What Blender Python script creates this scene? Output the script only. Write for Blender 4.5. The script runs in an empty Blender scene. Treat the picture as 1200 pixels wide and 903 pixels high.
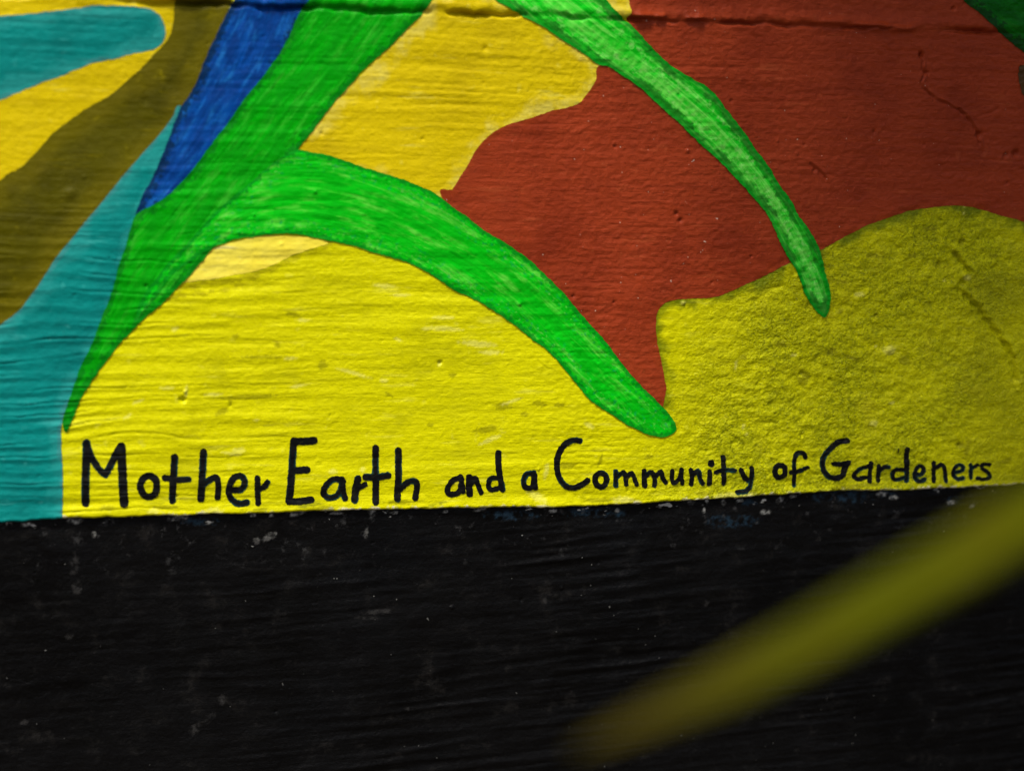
import bpy, math, random
import numpy as np
from mathutils import Vector, Matrix

# ------------------------------------------------------------------ camera, light, exposure
sc = bpy.context.scene
col = sc.collection
PXF = 1920.0                       # focal length in photograph pixels (1200 x 903)
PITCH, YAW, ROLL, DIST = math.radians(13), 0.248, 0.038, 1.34
CZ = 0.50                          # height of the picture centre on the wall
FW = np.array([math.sin(YAW)*math.cos(PITCH), math.cos(YAW)*math.cos(PITCH), -math.sin(PITCH)])
_r = np.cross(FW, [0, 0, 1.0]); _r /= np.linalg.norm(_r); _u = np.cross(_r, FW)
RT = math.cos(ROLL)*_r + math.sin(ROLL)*_u
UP = -math.sin(ROLL)*_r + math.cos(ROLL)*_u
CAM = np.array([0, 0, CZ]) - DIST*FW
cam = bpy.data.cameras.new('camera'); camo = bpy.data.objects.new('camera', cam); col.objects.link(camo)
m = Matrix.Identity(4)
for i in range(3):
    m[i][0], m[i][1], m[i][2], m[i][3] = RT[i], UP[i], -FW[i], CAM[i]
camo.matrix_world = m
cam.sensor_width = 36.0; cam.lens = 36.0*PXF/1200.0
cam.clip_start = 0.02; cam.clip_end = 2000
cam.dof.use_dof = True
cam.dof.focus_distance = 1.365
cam.dof.aperture_fstop = 2.6
sc.camera = camo

SUN_AZ, SUN_EL = math.radians(212), math.radians(60)     # azimuth clockwise from +Y
sun_dir = Vector((math.sin(SUN_AZ)*math.cos(SUN_EL), math.cos(SUN_AZ)*math.cos(SUN_EL), math.sin(SUN_EL)))
w = bpy.data.worlds.new('World'); sc.world = w; w.use_nodes = True
nt = w.node_tree; bg = nt.nodes['Background']
sky = nt.nodes.new('ShaderNodeTexSky'); sky.sky_type = 'NISHITA'; sky.sun_disc = False
sky.sun_elevation = SUN_EL; sky.sun_rotation = SUN_AZ
sky.air_density = 0.8; sky.dust_density = 4.0; sky.ozone_density = 0.6
nt.links.new(sky.outputs[0], bg.inputs[0]); bg.inputs[1].default_value = 0.05
sl = bpy.data.lights.new('sun', 'SUN'); sl.energy = 1.5; sl.angle = math.radians(12); sl.color = (1, 0.95, 0.86)
so = bpy.data.objects.new('sun', sl); col.objects.link(so)
so.rotation_euler = sun_dir.to_track_quat('Z', 'Y').to_euler(); so.location = (-1, -2, 4)
vs = sc.view_settings
vs.view_transform = 'Standard'; vs.look = 'None'; vs.gamma = 1; vs.use_curve_mapping = False
vs.exposure = 1.32

# ------------------------------------------------------------------ helpers
def tag(o, label=None, cat=None, group=None, kind=None):
    if label: o['label'] = label
    if cat: o['category'] = cat
    if group: o['group'] = group
    if kind: o['kind'] = kind
    return o

def chart_to_wall(p):
    """a point of the mural's drawing chart -> (x, z) on the wall plane y = 0"""
    p = np.asarray(p, float)
    d = FW + (p[..., 0:1]-600)/PXF*RT - (p[..., 1:2]-451.5)/PXF*UP
    t = -CAM[1]/d[..., 1]
    return CAM[0] + t*d[..., 0], CAM[2] + t*d[..., 2]

def wall_to_chart(x, z):
    q = np.stack([x-CAM[0], np.full_like(x, -CAM[1]), z-CAM[2]], -1)
    k = q@FW
    return 600 + PXF*(q@RT)/k, 451.5 - PXF*(q@UP)/k

_perm = {}
def perlin(x, y, seed=0):
    if seed not in _perm:
        rs = np.random.RandomState(seed+11)
        p = rs.permutation(1024); a = rs.rand(1024)*2*np.pi
        _perm[seed] = (np.concatenate([p, p, p]), np.cos(a), np.sin(a))
    p, gx, gy = _perm[seed]
    xi = np.floor(x).astype(np.int64); yi = np.floor(y).astype(np.int64)
    fx = x-xi; fy = y-yi; xi &= 1023; yi &= 1023
    u = fx*fx*fx*(fx*(fx*6-15)+10); v = fy*fy*fy*(fy*(fy*6-15)+10)
    def g(ix, iy, dx, dy):
        h = p[p[ix & 1023]+(iy & 1023)]
        return gx[h]*dx+gy[h]*dy
    a = g(xi, yi, fx, fy); b = g(xi+1, yi, fx-1, fy); c = g(xi, yi+1, fx, fy-1); d = g(xi+1, yi+1, fx-1, fy-1)
    return (a+(b-a)*u)*(1-v) + (c+(d-c)*u)*v

def fbm(x, y, seed=0, octv=3, gain=0.5):
    s = 0; a = 1
    for k in range(octv):
        s = s + a*perlin(x*2**k, y*2**k, seed+k); a *= gain
    return s

def sstep(a, b, x):
    t = np.clip((x-a)/(b-a), 0, 1); return t*t*(3-2*t)

def smooth_closed(pts, n=6):
    P = np.array(pts, float); out = []
    N = len(P)
    for i in range(N):
        p0, p1, p2, p3 = P[i-1], P[i], P[(i+1) % N], P[(i+2) % N]
        for k in range(n):
            t = k/n
            out.append(0.5*(2*p1+(p2-p0)*t+(2*p0-5*p1+4*p2-p3)*t*t+(3*p1-p0-3*p2+p3)*t**3))
    return np.array(out)

def smooth_open(pts, n=6):
    P = np.array(pts, float)
    P = np.vstack([2*P[0]-P[1], P, 2*P[-1]-P[-2]]); out = []
    for i in range(1, len(P)-2):
        p0, p1, p2, p3 = P[i-1:i+3]
        for k in range(n):
            t = k/n
            out.append(0.5*(2*p1+(p2-p0)*t+(2*p0-5*p1+4*p2-p3)*t*t+(3*p1-p0-3*p2+p3)*t**3))
    out.append(P[-2])
    return np.array(out)

def poly_sdf(poly, U, V):
    """signed distance (chart units), positive inside, for points flat arrays U, V"""
    d2 = np.full(U.shape, 1e12); ins = np.zeros(U.shape, bool)
    n = len(poly)
    for i in range(n):
        ax, ay = poly[i]; bx, by = poly[(i+1) % n]
        ex, ey = bx-ax, by-ay; L = ex*ex+ey*ey+1e-12
        t = np.clip(((U-ax)*ex+(V-ay)*ey)/L, 0, 1)
        d2 = np.minimum(d2, (U-ax-t*ex)**2+(V-ay-t*ey)**2)
        if ay != by:
            c = ((ay > V) != (by > V)) & (U < ax+(V-ay)*ex/ey)
            ins ^= c
    return np.where(ins, 1, -1)*np.sqrt(d2)

def line_dist(pl, U, V):
    """distance to an open polyline, with arc length and signed side"""
    d2 = np.full(U.shape, 1e12); S = np.zeros(U.shape); T = np.zeros(U.shape); acc = 0
    for i in range(len(pl)-1):
        ax, ay = pl[i][:2]; bx, by = pl[i+1][:2]
        ex, ey = bx-ax, by-ay; L2 = ex*ex+ey*ey+1e-12; L = math.sqrt(L2)
        t = np.clip(((U-ax)*ex+(V-ay)*ey)/L2, 0, 1)
        q = (U-ax-t*ex)**2+(V-ay-t*ey)**2
        m_ = q < d2
        d2 = np.where(m_, q, d2); S = np.where(m_, acc+t*L, S)
        T = np.where(m_, ((U-ax)*ey-(V-ay)*ex)/L, T); acc += L
    return np.sqrt(d2), S, T

# ------------------------------------------------------------------ the wall's relief
LIP = [(-600, 632), (-200, 619), (0, 612.5), (73, 607.5), (177, 605), (230, 603.5), (330, 600.5), (430, 598), (500, 596.5),
       (580, 595), (640, 595), (700, 593.5), (740, 591), (780, 588), (830, 585.5), (880, 583), (930, 578.5), (980, 576), (1040, 575),
       (1090, 573), (1130, 571.5), (1200, 568.5), (1400, 560), (1700, 551), (2400, 525)]
lx, lz = chart_to_wall(LIP)
def lip_z(x):
    return np.interp(x, lx, lz) + 0.0011*perlin(x*55, x*0+.3, 5) + 0.0007*perlin(x*190, x*0+.7, 6)
jx, jz = chart_to_wall([(227, 5), (1160, 38)])
JZ = float(jz.mean())
def joint_z(x):
    return JZ + (x-jx.mean())*(jz[1]-jz[0])/(jx[1]-jx[0])*0 + np.interp(x, jx, jz-JZ) + 0.0018*perlin(x*23, x*0, 9) + 0.0018*perlin(x*62, x*0, 10) + .0012*perlin(x*150, x*0, 13)

CRACKS = [  # chart polyline, depth m, width m, raised side (+ left of travel)
    ([(1080, 62), (1081, 75), (1083, 88), (1080, 98), (1086, 107), (1098, 116), (1115, 125), (1128, 132), (1137, 142), (1144, 155), (1148, 168)], .0022, .0011),
    ([(1118, 297), (1128, 309), (1137, 318)], .0034, .0020),
    ([(1124, 340), (1140, 355), (1154, 373), (1170, 395), (1182, 410), (1187, 428), (1190, 445)], .0040, .0026),
    ([(1148, 420), (1140, 440)], .0006, .001),
    ([(494, 337), (498, 348), (510, 354), (522, 362), (545, 374)], .0004, .0006),
    ([(518, 344), (524, 352), (540, 362)], .0003, .0006),
    ([(624, 408), (628, 420), (637, 428), (660, 440), (700, 462)], .0004, .0006),
    ([(792, 460), (785, 475), (790, 482)], .0004, .0006),
    ([(382, 296), (388, 312), (396, 325)], .0004, .0007),
    ([(1170, 128), (1150, 135)], .0009, .0012),
    ([(950, 193), (960, 200), (968, 210)], .0016, .0014),
]
PITS = [  # chart x, y, radius m, depth m
    (1080, 65, .0022, .004), (1086, 86, .0018, .0035), (1117, 10, .0016, .003), (1147, 158, .0026, .005), (1190, 180, .003, .0045),
    (1178, 182, .002, .003), (1180, 214, .0015, .002), (955, 200, .0016, .003), (943, 170, .0012, .002), (934, 180, .0012, -.0016),
    (1128, 284, .0026, .004), (1101, 310, .0026, .003), (1127, 333, .0035, .005), (215, 468, .0020, .0045), (217, 458, .0012, -.002),
    (516, 425, .0016, .0035), (800, 354, .0016, -.002), (719, 354, .0012, .002), (568, 57, .0022, .0012),
    (797, 258, .0020, .0030), (792, 250, .0016, .0024), (270, 475, .001, .002), (880, 300, .0012, .002), (1025, 155, .0015, .002),
    (1083, 170, .0012, .002), (82, 226, .004, -.0012), (170, 118, .003, .0008),
    (940, 438, .002, .0026), (1027, 370, .0016, .0026), (973, 445, .0018, .0026), (940, 510, .0014, .0024), (1124, 522, .0022, .003),
    (1130, 322, .0026, -.003), (1042, 410, .003, -.0025), (1124, 600, .001, -.001)]

def make_relief():
    cr = []
    for pl, dp, wd in CRACKS:
        x, z = chart_to_wall(smooth_open(pl, 4)); cr.append((np.stack([x, z], 1), dp, wd))
    px_, pz_ = chart_to_wall([p[:2] for p in PITS])
    pits = [(px_[i], pz_[i], PITS[i][2], PITS[i][3]) for i in range(len(PITS))]
    rs = np.random.RandomState(4)
    for k in range(260):
        pits.append((rs.uniform(-.75, .85), rs.uniform(.05, 1.0), rs.uniform(.0006, .0016), rs.choice([1, 1, -1])*rs.uniform(.0006, .002)))
    lumps = []
    for cx, cy, rx, rz, h in [(1045, 33, .020, .0022, .0042), (1018, 29, .014, .002, .003), (975, 26, .012, .002, .002), (752, 18, .008, .002, .004), (812, 21, .008, .0018, .0035),
                              (772, 19, .005, .002, .004)]:
        x, z = chart_to_wall([(cx, cy)]); lumps.append((x[0], z[0], rx, rz, h))
    return cr, pits, lumps
CR, PT, LM = make_relief()

def rough_mask(U, V):
    return sstep(740, 900, U+0.35*(V-420))*sstep(-34, 20, V-np.interp(U, [700, 783, 840, 925, 1000, 1080, 1115, 1180, 1300], [370, 354, 346, 309, 273, 245, 240, 254, 320]))*(0.75+0.25*sstep(1185, 1120, U+.3*(V-420)))*sstep(1900, 1400, U)

def relief(x, z, upper=True):
    """height of the wall surface towards the viewer, metres"""
    U, V = wall_to_chart(x, z)
    wob = 0.004*perlin(x*5, z*5, 40) + .0012*perlin(x*20, z*20, 41)
    zz = z+wob
    H = 0.0022*fbm(x*5, z*6, 20, 2)
    if upper:
        R = rough_mask(U, V)
        red = sstep(560, 700, U)*(1-R)
        top = sstep(330, 180, V)
        coarse = fbm(x*7, zz*62, 1, 2, .6)+.35*perlin(x*16, zz*150, 3)
        fine = perlin(x*5, zz*135, 7)+.5*perlin(x*14, zz*250, 8)
        amp = .2+.8*sstep(-.4, .4, perlin(x*7, z*13, 30))
        left = sstep(560, 120, U)*sstep(180, 330, V)
        ph = zz/.0118+1.3*perlin(x*4, z*20, 31)+.35*perlin(x*18, z*40, 32)
        def groove(p, w): return np.exp(-(np.sin(math.pi*p)/w)**2)
        brk = sstep(-.35, .15, perlin(x*15, z*45, 34))
        comb_ = .9*(1-abs(np.sin(math.pi*ph)))**.8 - 1.0*groove(ph+.12*perlin(x*40, z*60, 35), .22)*brk
        ph2 = zz/.0056+1.1*perlin(x*5, z*30, 36)+.25*perlin(x*25, z*60, 37)
        comb2 = -groove(ph2, .30)*sstep(-.25, .3, perlin(x*11, z*60, 38))
        rid = coarse*(1-.75*np.maximum(red, top*.8))*.00125 + fine*(.35+.5*np.maximum(red, top))*.00062
        H = H + rid*amp*(1-.9*R) + .0009*left*(1+.7*sstep(170, 70, U))*comb_*(.4+.6*brk) + .00042*comb2*(1-R)*(.45+.55*np.maximum(red, top))*amp
        H = H + (.00028+.0003*red)*fbm(x*150, z*210, 12, 3, .6)*(1-R)
        lumpy = fbm(x*95, z*120, 14, 3, .55)
        H = H + R*(.00145*lumpy + .0011*fbm(x*30, z*42, 17, 2) - .0012*sstep(.25, .55, perlin(x*85, z*120, 19))*sstep(-.1, .3, perlin(x*25, z*25, 23)))
        # a smooth trowelled patch to the right of the long crack keeps lower
        jd = z-joint_z(x)
        jamp = .04+.96*sstep(-.1, .25, perlin(x*17, x*0+2.2, 33)+.4*perlin(x*60, x*0+1.2, 39))
        jamp = jamp*(1-.8*np.exp(-((U-1105)/22.)**2))
        H = H - .0052*jamp*np.exp(-(jd/.0016)**2) + .0022*sstep(-.001, .004, jd)*jamp + .0012*np.exp(-((jd-.006)/.004)**2)
        H = H + .0034*np.clip(perlin(x*48, x*0+1.7, 44)+.1, 0, 1)*np.exp(-((jd-.0032)/.0022)**2)*sstep(-.2, .2, perlin(x*11, x*0, 45))
        H = H - .004*np.exp(-((jd-.0008*perlin(x*130, x*0, 47))/.0011)**2)*sstep(-.05, .2, perlin(x*19, x*0+4, 46))
        for cx, cz, rx, rz, h in LM:
            H = H + h*np.exp(-((x-cx)/rx)**4-((z-cz)/rz)**2)
        ld = z-lip_z(x)
        H = H + .0012*np.exp(-(ld/.004)**2) - .0014*np.exp(-((ld-.012)/.005)**2)*(.5+.8*perlin(x*22, x*0, 50)) \
              + .0016*np.exp(-((ld-.004)/.0045)**2)*perlin(x*38, x*0+5, 51)
        H = H - .003*np.clip(1-ld/.0022, 0, 1)**2*(ld < .0022)
    else:
        t = sstep(0, .06, U/4000)
        slope = z-.05*x+.003*perlin(x*6, z*6, 64)
        amp = .3+.7*sstep(-.3, .35, perlin(x*6, z*9, 60))
        H = H + amp*.0017*fbm(x*6, slope*75, 61, 3, .6)*(.35+.65*sstep(-.35, .0, x)) + .0005*fbm(x*60, z*60, 65, 3)*(.35+.65*sstep(.1, -.2, x+.3))
        pr = (z-.07*x+.004*perlin(x*5, z*5, 66))/.0125+1.5*perlin(x*4, z*16, 67)+.5*perlin(x*11, z*45, 73)
        H = H + .0008*sstep(.2, .5, perlin(x*28, z*28, 68)) + .0008*(1-abs(np.sin(math.pi*pr)))*sstep(-.15, .35, perlin(x*6, z*11+3, 69))*sstep(-.45, -.05, x)*(.4+.9*sstep(-.4, .4, perlin(x*16, z*70, 74)))
    cd = np.full(x.shape, 0.0)
    for pl, dp, wd in CR:
        lo = pl.min(0)-.02; hi = pl.max(0)+.02
        m_ = (x > lo[0]) & (x < hi[0]) & (z > lo[1]) & (z < hi[1])
        if m_.any():
            xa = x[m_]+.0016*perlin(x[m_]*160, z[m_]*160, 78); za = z[m_]+.0016*perlin(x[m_]*160, z[m_]*160, 79)
            d, S, T = line_dist(pl, xa, za)
            H[m_] += (.5+.8*sstep(-.3, .3, perlin(S*120, S*0, 76)))*(-dp*np.exp(-(d/(wd*.75))**2) + .6*dp*np.exp(-((T+1.7*wd)/(1.3*wd))**2)*np.clip(1-d/(6*wd), 0, 1))
    for cx, cz, r, dp in PT:
        m_ = (abs(x-cx) < 3*r) & (abs(z-cz) < 3*r)
        if m_.any():
            q = ((x[m_]-cx)**2+(z[m_]-cz)**2)/r**2
            H[m_] += -dp*np.exp(-q*1.2*(1+.5*perlin(x[m_]*900, z[m_]*900, 77)))
    return H

# ------------------------------------------------------------------ grids
def axis(lo, hi, step, far_lo, far_hi):
    a = list(np.arange(lo, hi+step*.5, step)); s = step
    while a[-1] < far_hi: s = min(s*1.12, .03); a.append(min(a[-1]+s, far_hi))
    s = step; pre = []
    c = lo
    while c > far_lo: s = min(s*1.12, .03); c = max(c-s, far_lo); pre.append(c)
    return np.array(pre[::-1]+a)
XL, XR, WT = -2.4, 2.8, 1.42
fx, fz = chart_to_wall([(-20, -20), (1220, -20), (-20, 930), (1220, 930)])
STEP = 0.00105
xs = axis(fx.min(), fx.max(), STEP, XL, XR)
lip = lip_z(xs)
lip_lo = float(np.interp(fx.max(), lx, lz))
tz = axis(0, fz.max()-lip.min(), STEP, -0.0001, WT-lip.max()-.01)
tz = tz[tz >= 0]
GX = np.repeat(xs[:, None], len(tz), 1); GZ = lip[:, None]+tz[None, :]
GH = relief(GX.copy(), GZ.copy())
GU, GV = wall_to_chart(GX, GZ)

def build_mesh(name, verts, faces_quads, polys, mat, parent, attrs=None, smooth=True):
    me = bpy.data.meshes.new(name)
    nq = len(faces_quads); npoly = len(polys)
    me.vertices.add(len(verts)); me.vertices.foreach_set('co', np.asarray(verts, np.float32).ravel())
    li = [np.asarray(faces_quads, np.int32).ravel()] if nq else []
    if npoly: li.append(np.concatenate([np.asarray(p, np.int32) for p in polys]))
    li = np.concatenate(li)
    tot = np.concatenate([np.full(nq, 4, np.int32), np.array([len(p) for p in polys], np.int32)])
    st = np.concatenate([[0], np.cumsum(tot)[:-1]]).astype(np.int32)
    me.loops.add(len(li)); me.loops.foreach_set('vertex_index', li)
    me.polygons.add(len(tot)); me.polygons.foreach_set('loop_start', st); me.polygons.foreach_set('loop_total', tot)
    me.update(calc_edges=True)
    me.polygons.foreach_set('use_smooth', np.full(len(tot), smooth))
    if attrs:
        for k, v in attrs.items():
            a = me.attributes.new(k, 'FLOAT', 'POINT'); a.data.foreach_set('value', np.asarray(v, np.float32))
    me.materials.append(mat)
    o = bpy.data.objects.new(name, me); col.objects.link(o); o.parent = parent
    return o

def sheet(name, X, Z, Hh, sdf, off, mat, parent, attrs):
    """part of a grid where sdf > 0, as a paint layer of thickness off"""
    nx, nz = X.shape
    sel = sdf > 0
    c = sel[:-1, :-1].astype(int)+sel[1:, :-1]+sel[1:, 1:]+sel[:-1, 1:]
    idx = np.arange(nx*nz).reshape(nx, nz)
    fi, fj = np.nonzero(c == 4)
    quads = np.stack([idx[fi, fj], idx[fi+1, fj], idx[fi+1, fj+1], idx[fi, fj+1]], 1)
    edge_v = {}; ev = []
    polys = []
    S = sdf.ravel(); base = nx*nz
    mi, mj = np.nonzero((c > 0) & (c < 4))
    for i, j in zip(mi.tolist(), mj.tolist()):
        q = (i*nz+j, (i+1)*nz+j, (i+1)*nz+j+1, i*nz+j+1)
        poly = []
        for k in range(4):
            a, b = q[k], q[(k+1) % 4]
            sa, sb = S[a], S[b]
            if sa > 0: poly.append(a)
            if (sa > 0) != (sb > 0):
                key = (a, b) if a < b else (b, a)
                if key not in edge_v:
                    s0, s1 = S[key[0]], S[key[1]]
                    edge_v[key] = base+len(ev); ev.append((key[0], key[1], s0/(s0-s1)))
                poly.append(edge_v[key])
        if len(poly) >= 3: polys.append(poly)
    Y = -(Hh+off)
    P = np.stack([X, Y, Z], -1).reshape(-1, 3)
    A = {k: np.asarray(v).ravel() for k, v in attrs.items()}
    if ev:
        ea = np.array([e[0] for e in ev]); eb = np.array([e[1] for e in ev]); et = np.array([e[2] for e in ev])
        P = np.vstack([P, P[ea]*(1-et)[:, None]+P[eb]*et[:, None]])
        A = {k: np.concatenate([v, v[ea]*(1-et)+v[eb]*et]) for k, v in A.items()}
    used = np.zeros(len(P), bool); used[quads.ravel()] = True
    for p in polys: used[p] = True
    remap = np.cumsum(used)-1
    return build_mesh(name, P[used], remap[quads], [remap[p] for p in polys], mat, parent, {k: v[used] for k, v in A.items()})

def sub(u0, u1, v0, v1):
    """index window of the wall grid that covers a chart rectangle"""
    m_ = (GU > u0) & (GU < u1) & (GV > v0) & (GV < v1)
    ii = np.nonzero(m_.any(1))[0]; jj = np.nonzero(m_.any(0))[0]
    return slice(max(ii[0]-2, 0), ii[-1]+3), slice(max(jj[0]-2, 0), jj[-1]+3)

def painted(name, poly, off, mat, parent, spine=None, rag=1.9, smooth=5, label=None, extra=None):
    pl = smooth_closed(poly, smooth)
    lo = pl.min(0)-12; hi = pl.max(0)+12
    si, sj = sub(lo[0], hi[0], lo[1], hi[1])
    X, Z, Hh, U, V = GX[si, sj], GZ[si, sj], GH[si, sj], GU[si, sj], GV[si, sj]
    d = poly_sdf(pl, U, V)
    near = abs(d) < 40
    d = np.where(near, d+rag*(.55*perlin(U/10, V/10, 70)+.45*perlin(U/3.2, V/3.2, 71)+1.6*perlin(U/45, V/45, 72)), d)
    at = {'edge': d}
    if spine is not None:
        sd, S, T = line_dist(smooth_open(spine, 5), U, V)
        at['s'] = S/100; at['t'] = T/100
    if extra: at.update(extra(U, V))
    o = sheet(name, X, Z, Hh, d, off, mat, parent, at)
    if label: o['label'] = label
    return o

def blobs(lst, U, V):
    """soft irregular spots; list of (x, y, half width, half height, angle deg)"""
    A = np.zeros(U.shape)
    for i, (cx, cy, a, b, an) in enumerate(lst):
        r = max(a, b)*1.8
        m_ = (abs(U-cx) < r) & (abs(V-cy) < r)
        if not m_.any(): continue
        c_, s_ = math.cos(math.radians(an)), math.sin(math.radians(an))
        du, dv = U[m_]-cx, V[m_]-cy
        p, q = (du*c_+dv*s_)/a, (-du*s_+dv*c_)/b
        d = np.sqrt(p*p+q*q)+.55*perlin(U[m_]/3.5+i*9, V[m_]/3.5, 83)+.3*perlin(U[m_]/1.6, V[m_]/1.6+i*5, 84)
        A[m_] = np.maximum(A[m_], sstep(1.15, .6, d))
    return A
CHIPS = [(1133, 325, 5, 3.5, 20), (1107, 329, 2.5, 1.6, 0), (1043, 410, 8, 6, -15), (1027, 406, 2, 2, 0), (414, 437, 22, 2.2, 16), (450, 446, 5, 2.5, 0), (467, 398, 5, 2, 15), (515, 427, 2, 3, 20),
         (862, 427, 2, 7, 5), (218, 458, 2, 7, 5), (196, 454, 9, 2, 0), (162, 470, 7, 1.8, -20), (150, 487, 6, 1.8, -35), (205, 385, 5, 3, -30), (280, 528, 8, 4, 0), (270, 531, 12, 2, 10), (425, 550, 3, 3, 0), (390, 552, 6, 3, 0),
         (640, 552, 3, 9, 10), (630, 582, 14, 5, 30), (250, 598, 12, 4, 0), (180, 598, 8, 3, 0), (300, 492, 4, 1.5, 0), (1008, 345, 6, 3, 0), (1045, 472, 4, 2, 0), (1024, 496, 5, 4, 0), (930, 416, 4, 2, 0), (520, 385, 22, 3, 3),
         (560, 403, 22, 4, 5), (575, 413, 14, 3, 0), (450, 335, 14, 2.5, 5), (470, 346, 12, 2, 0), (500, 385, 6, 2, 0), (355, 375, 9, 2, 0), (340, 420, 8, 2, 0), (600, 470, 14, 2, -20), (575, 515, 16, 3, -25), (690, 498, 6, 3, 20),
         (1130, 241, 1.6, 2, 0), (1129, 250, 1.6, 2, 0), (800, 354, 3, 2.5, 0), (872, 500, 2, 4, 10), (875, 509, 2, 2, 0), (520, 372, 14, 2, 0), (250, 462, 12, 2, 0), (350, 452, 10, 2, -10), (860, 580, 26, 4, -4), (730, 585, 12, 4, 0)]
SMUDGE = [(342, 368, 9, 3, 10), (310, 418, 34, 2.5, 0), (590, 476, 12, 5, 0), (570, 503, 16, 5, -10), (632, 473, 8, 4, 0), (655, 474, 6, 3, 0), (378, 428, 6, 7, 60), (276, 394, 5, 3, 0), (325, 404, 4, 3, 0), (270, 470, 3, 3, 0),
          (290, 465, 44, 3, -2), (260, 482, 9, 4, -20), (530, 440, 5, 3, -20), (665, 545, 10, 4, 0), (760, 535, 6, 3, 0), (703, 540, 2, 9, 20), (505, 498, 4, 3, 0), (456, 463, 5, 2, 30), (615, 485, 5, 3, 0), (1122, 300, 5, 4, 0), (905, 432, 5, 4, 40), (945, 440, 6, 5, 60),
          (975, 412, 7, 5, 0), (985, 365, 5, 2.5, -20), (1027, 370, 4, 3, 0), (1060, 422, 9, 6, 30), (940, 447, 5, 7, -40), (1125, 521, 6, 4, 0), (1133, 525, 4, 12, 10), (915, 403, 8, 4, 0), (870, 418, 6, 3, 0), (1022, 300, 8, 4, 0), (1100, 310, 6, 4, 0),
          (1090, 268, 10, 3, 0), (1128, 284, 4, 4, 0), (1165, 300, 5, 3, 0), (1180, 540, 9, 4, -20), (1000, 420, 12, 3, 20), (1070, 300, 7, 3, 0), (880, 340, 7, 2, -15), (855, 350, 5, 2, -20), (990, 330, 5, 3, 0), (125, 595, 12, 3, 0), (195, 594, 16, 2.5, 0),
          (305, 597, 10, 2.5, 0), (380, 595, 14, 3, 0), (470, 588, 20, 3, 0), (700, 586, 18, 3, 0), (735, 586, 14, 2.5, -4), (1000, 570, 24, 2.5, -5), (1020, 568, 18, 2, -3), (825, 578, 12, 3, 0)]
WHITE = [(437, 602, 4, 6, 0), (563, 598, 7, 2.5, -10), (812, 590, 4, 3, 0), (208, 609, 12, 2.5, -5), (87, 611, 9, 4, 0), (30, 616, 9, 2, 0), (317, 630, 10, 4, -30), (301, 636, 5, 4, 60), (350, 603, 9, 2.5, -15), (297, 605, 4, 2, 0), (319, 605, 3, 2, 0),
         (395, 603, 9, 1.6, 0), (343, 605, 2, 3, 0), (523, 601, 3, 2, 0), (463, 602, 5, 1.6, 0), (850, 590, 3, 3, 0), (869, 588, 4, 2, 0), (916, 587, 5, 3, -20), (932, 583, 4, 2, 0), (1117, 590, 5, 3, 0), (1050, 584, 5, 2.5, 0), (1035, 580, 6, 3, 0), (897, 602, 4, 3, 20),
         (827, 599, 2, 3, 0), (850, 607, 2, 2, 0), (889, 613, 2, 2, 0), (903, 602, 2, 2, 0), (1142, 595, 3, 3, 0), (962, 633, 3, 2.5, 0), (975, 622, 2.5, 2, 0), (650, 600, 5, 2, 0), (685, 600, 2, 4, 0), (725, 600, 3, 3, 0), (640, 705, 3, 3, 0), (829, 708, 4, 4, 30), (480, 833, 5, 2, 0),
         (261, 822, 5, 6, 20), (230, 855, 9, 5, -50), (245, 845, 12, 4, -40), (28, 849, 6, 3, -10), (80, 748, 6, 3, 0), (430, 628, 3, 6, 10), (110, 628, 2.5, 3, 0), (87, 664, 5, 14, 5), (90, 690, 6, 9, 0), (445, 718, 20, 3, -5), (430, 725, 14, 2, 0)]
BLUE = [(235, 612, 24, 5, 0), (690, 602, 24, 7, 0), (722, 603, 12, 5, 0), (997, 583, 30, 8, 0), (963, 585, 9, 5, 0), (1045, 580, 10, 5, 0), (1120, 588, 8, 5, 0), (600, 605, 30, 6, 0), (860, 612, 30, 8, 0), (880, 590, 14, 4, 0)]

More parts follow.
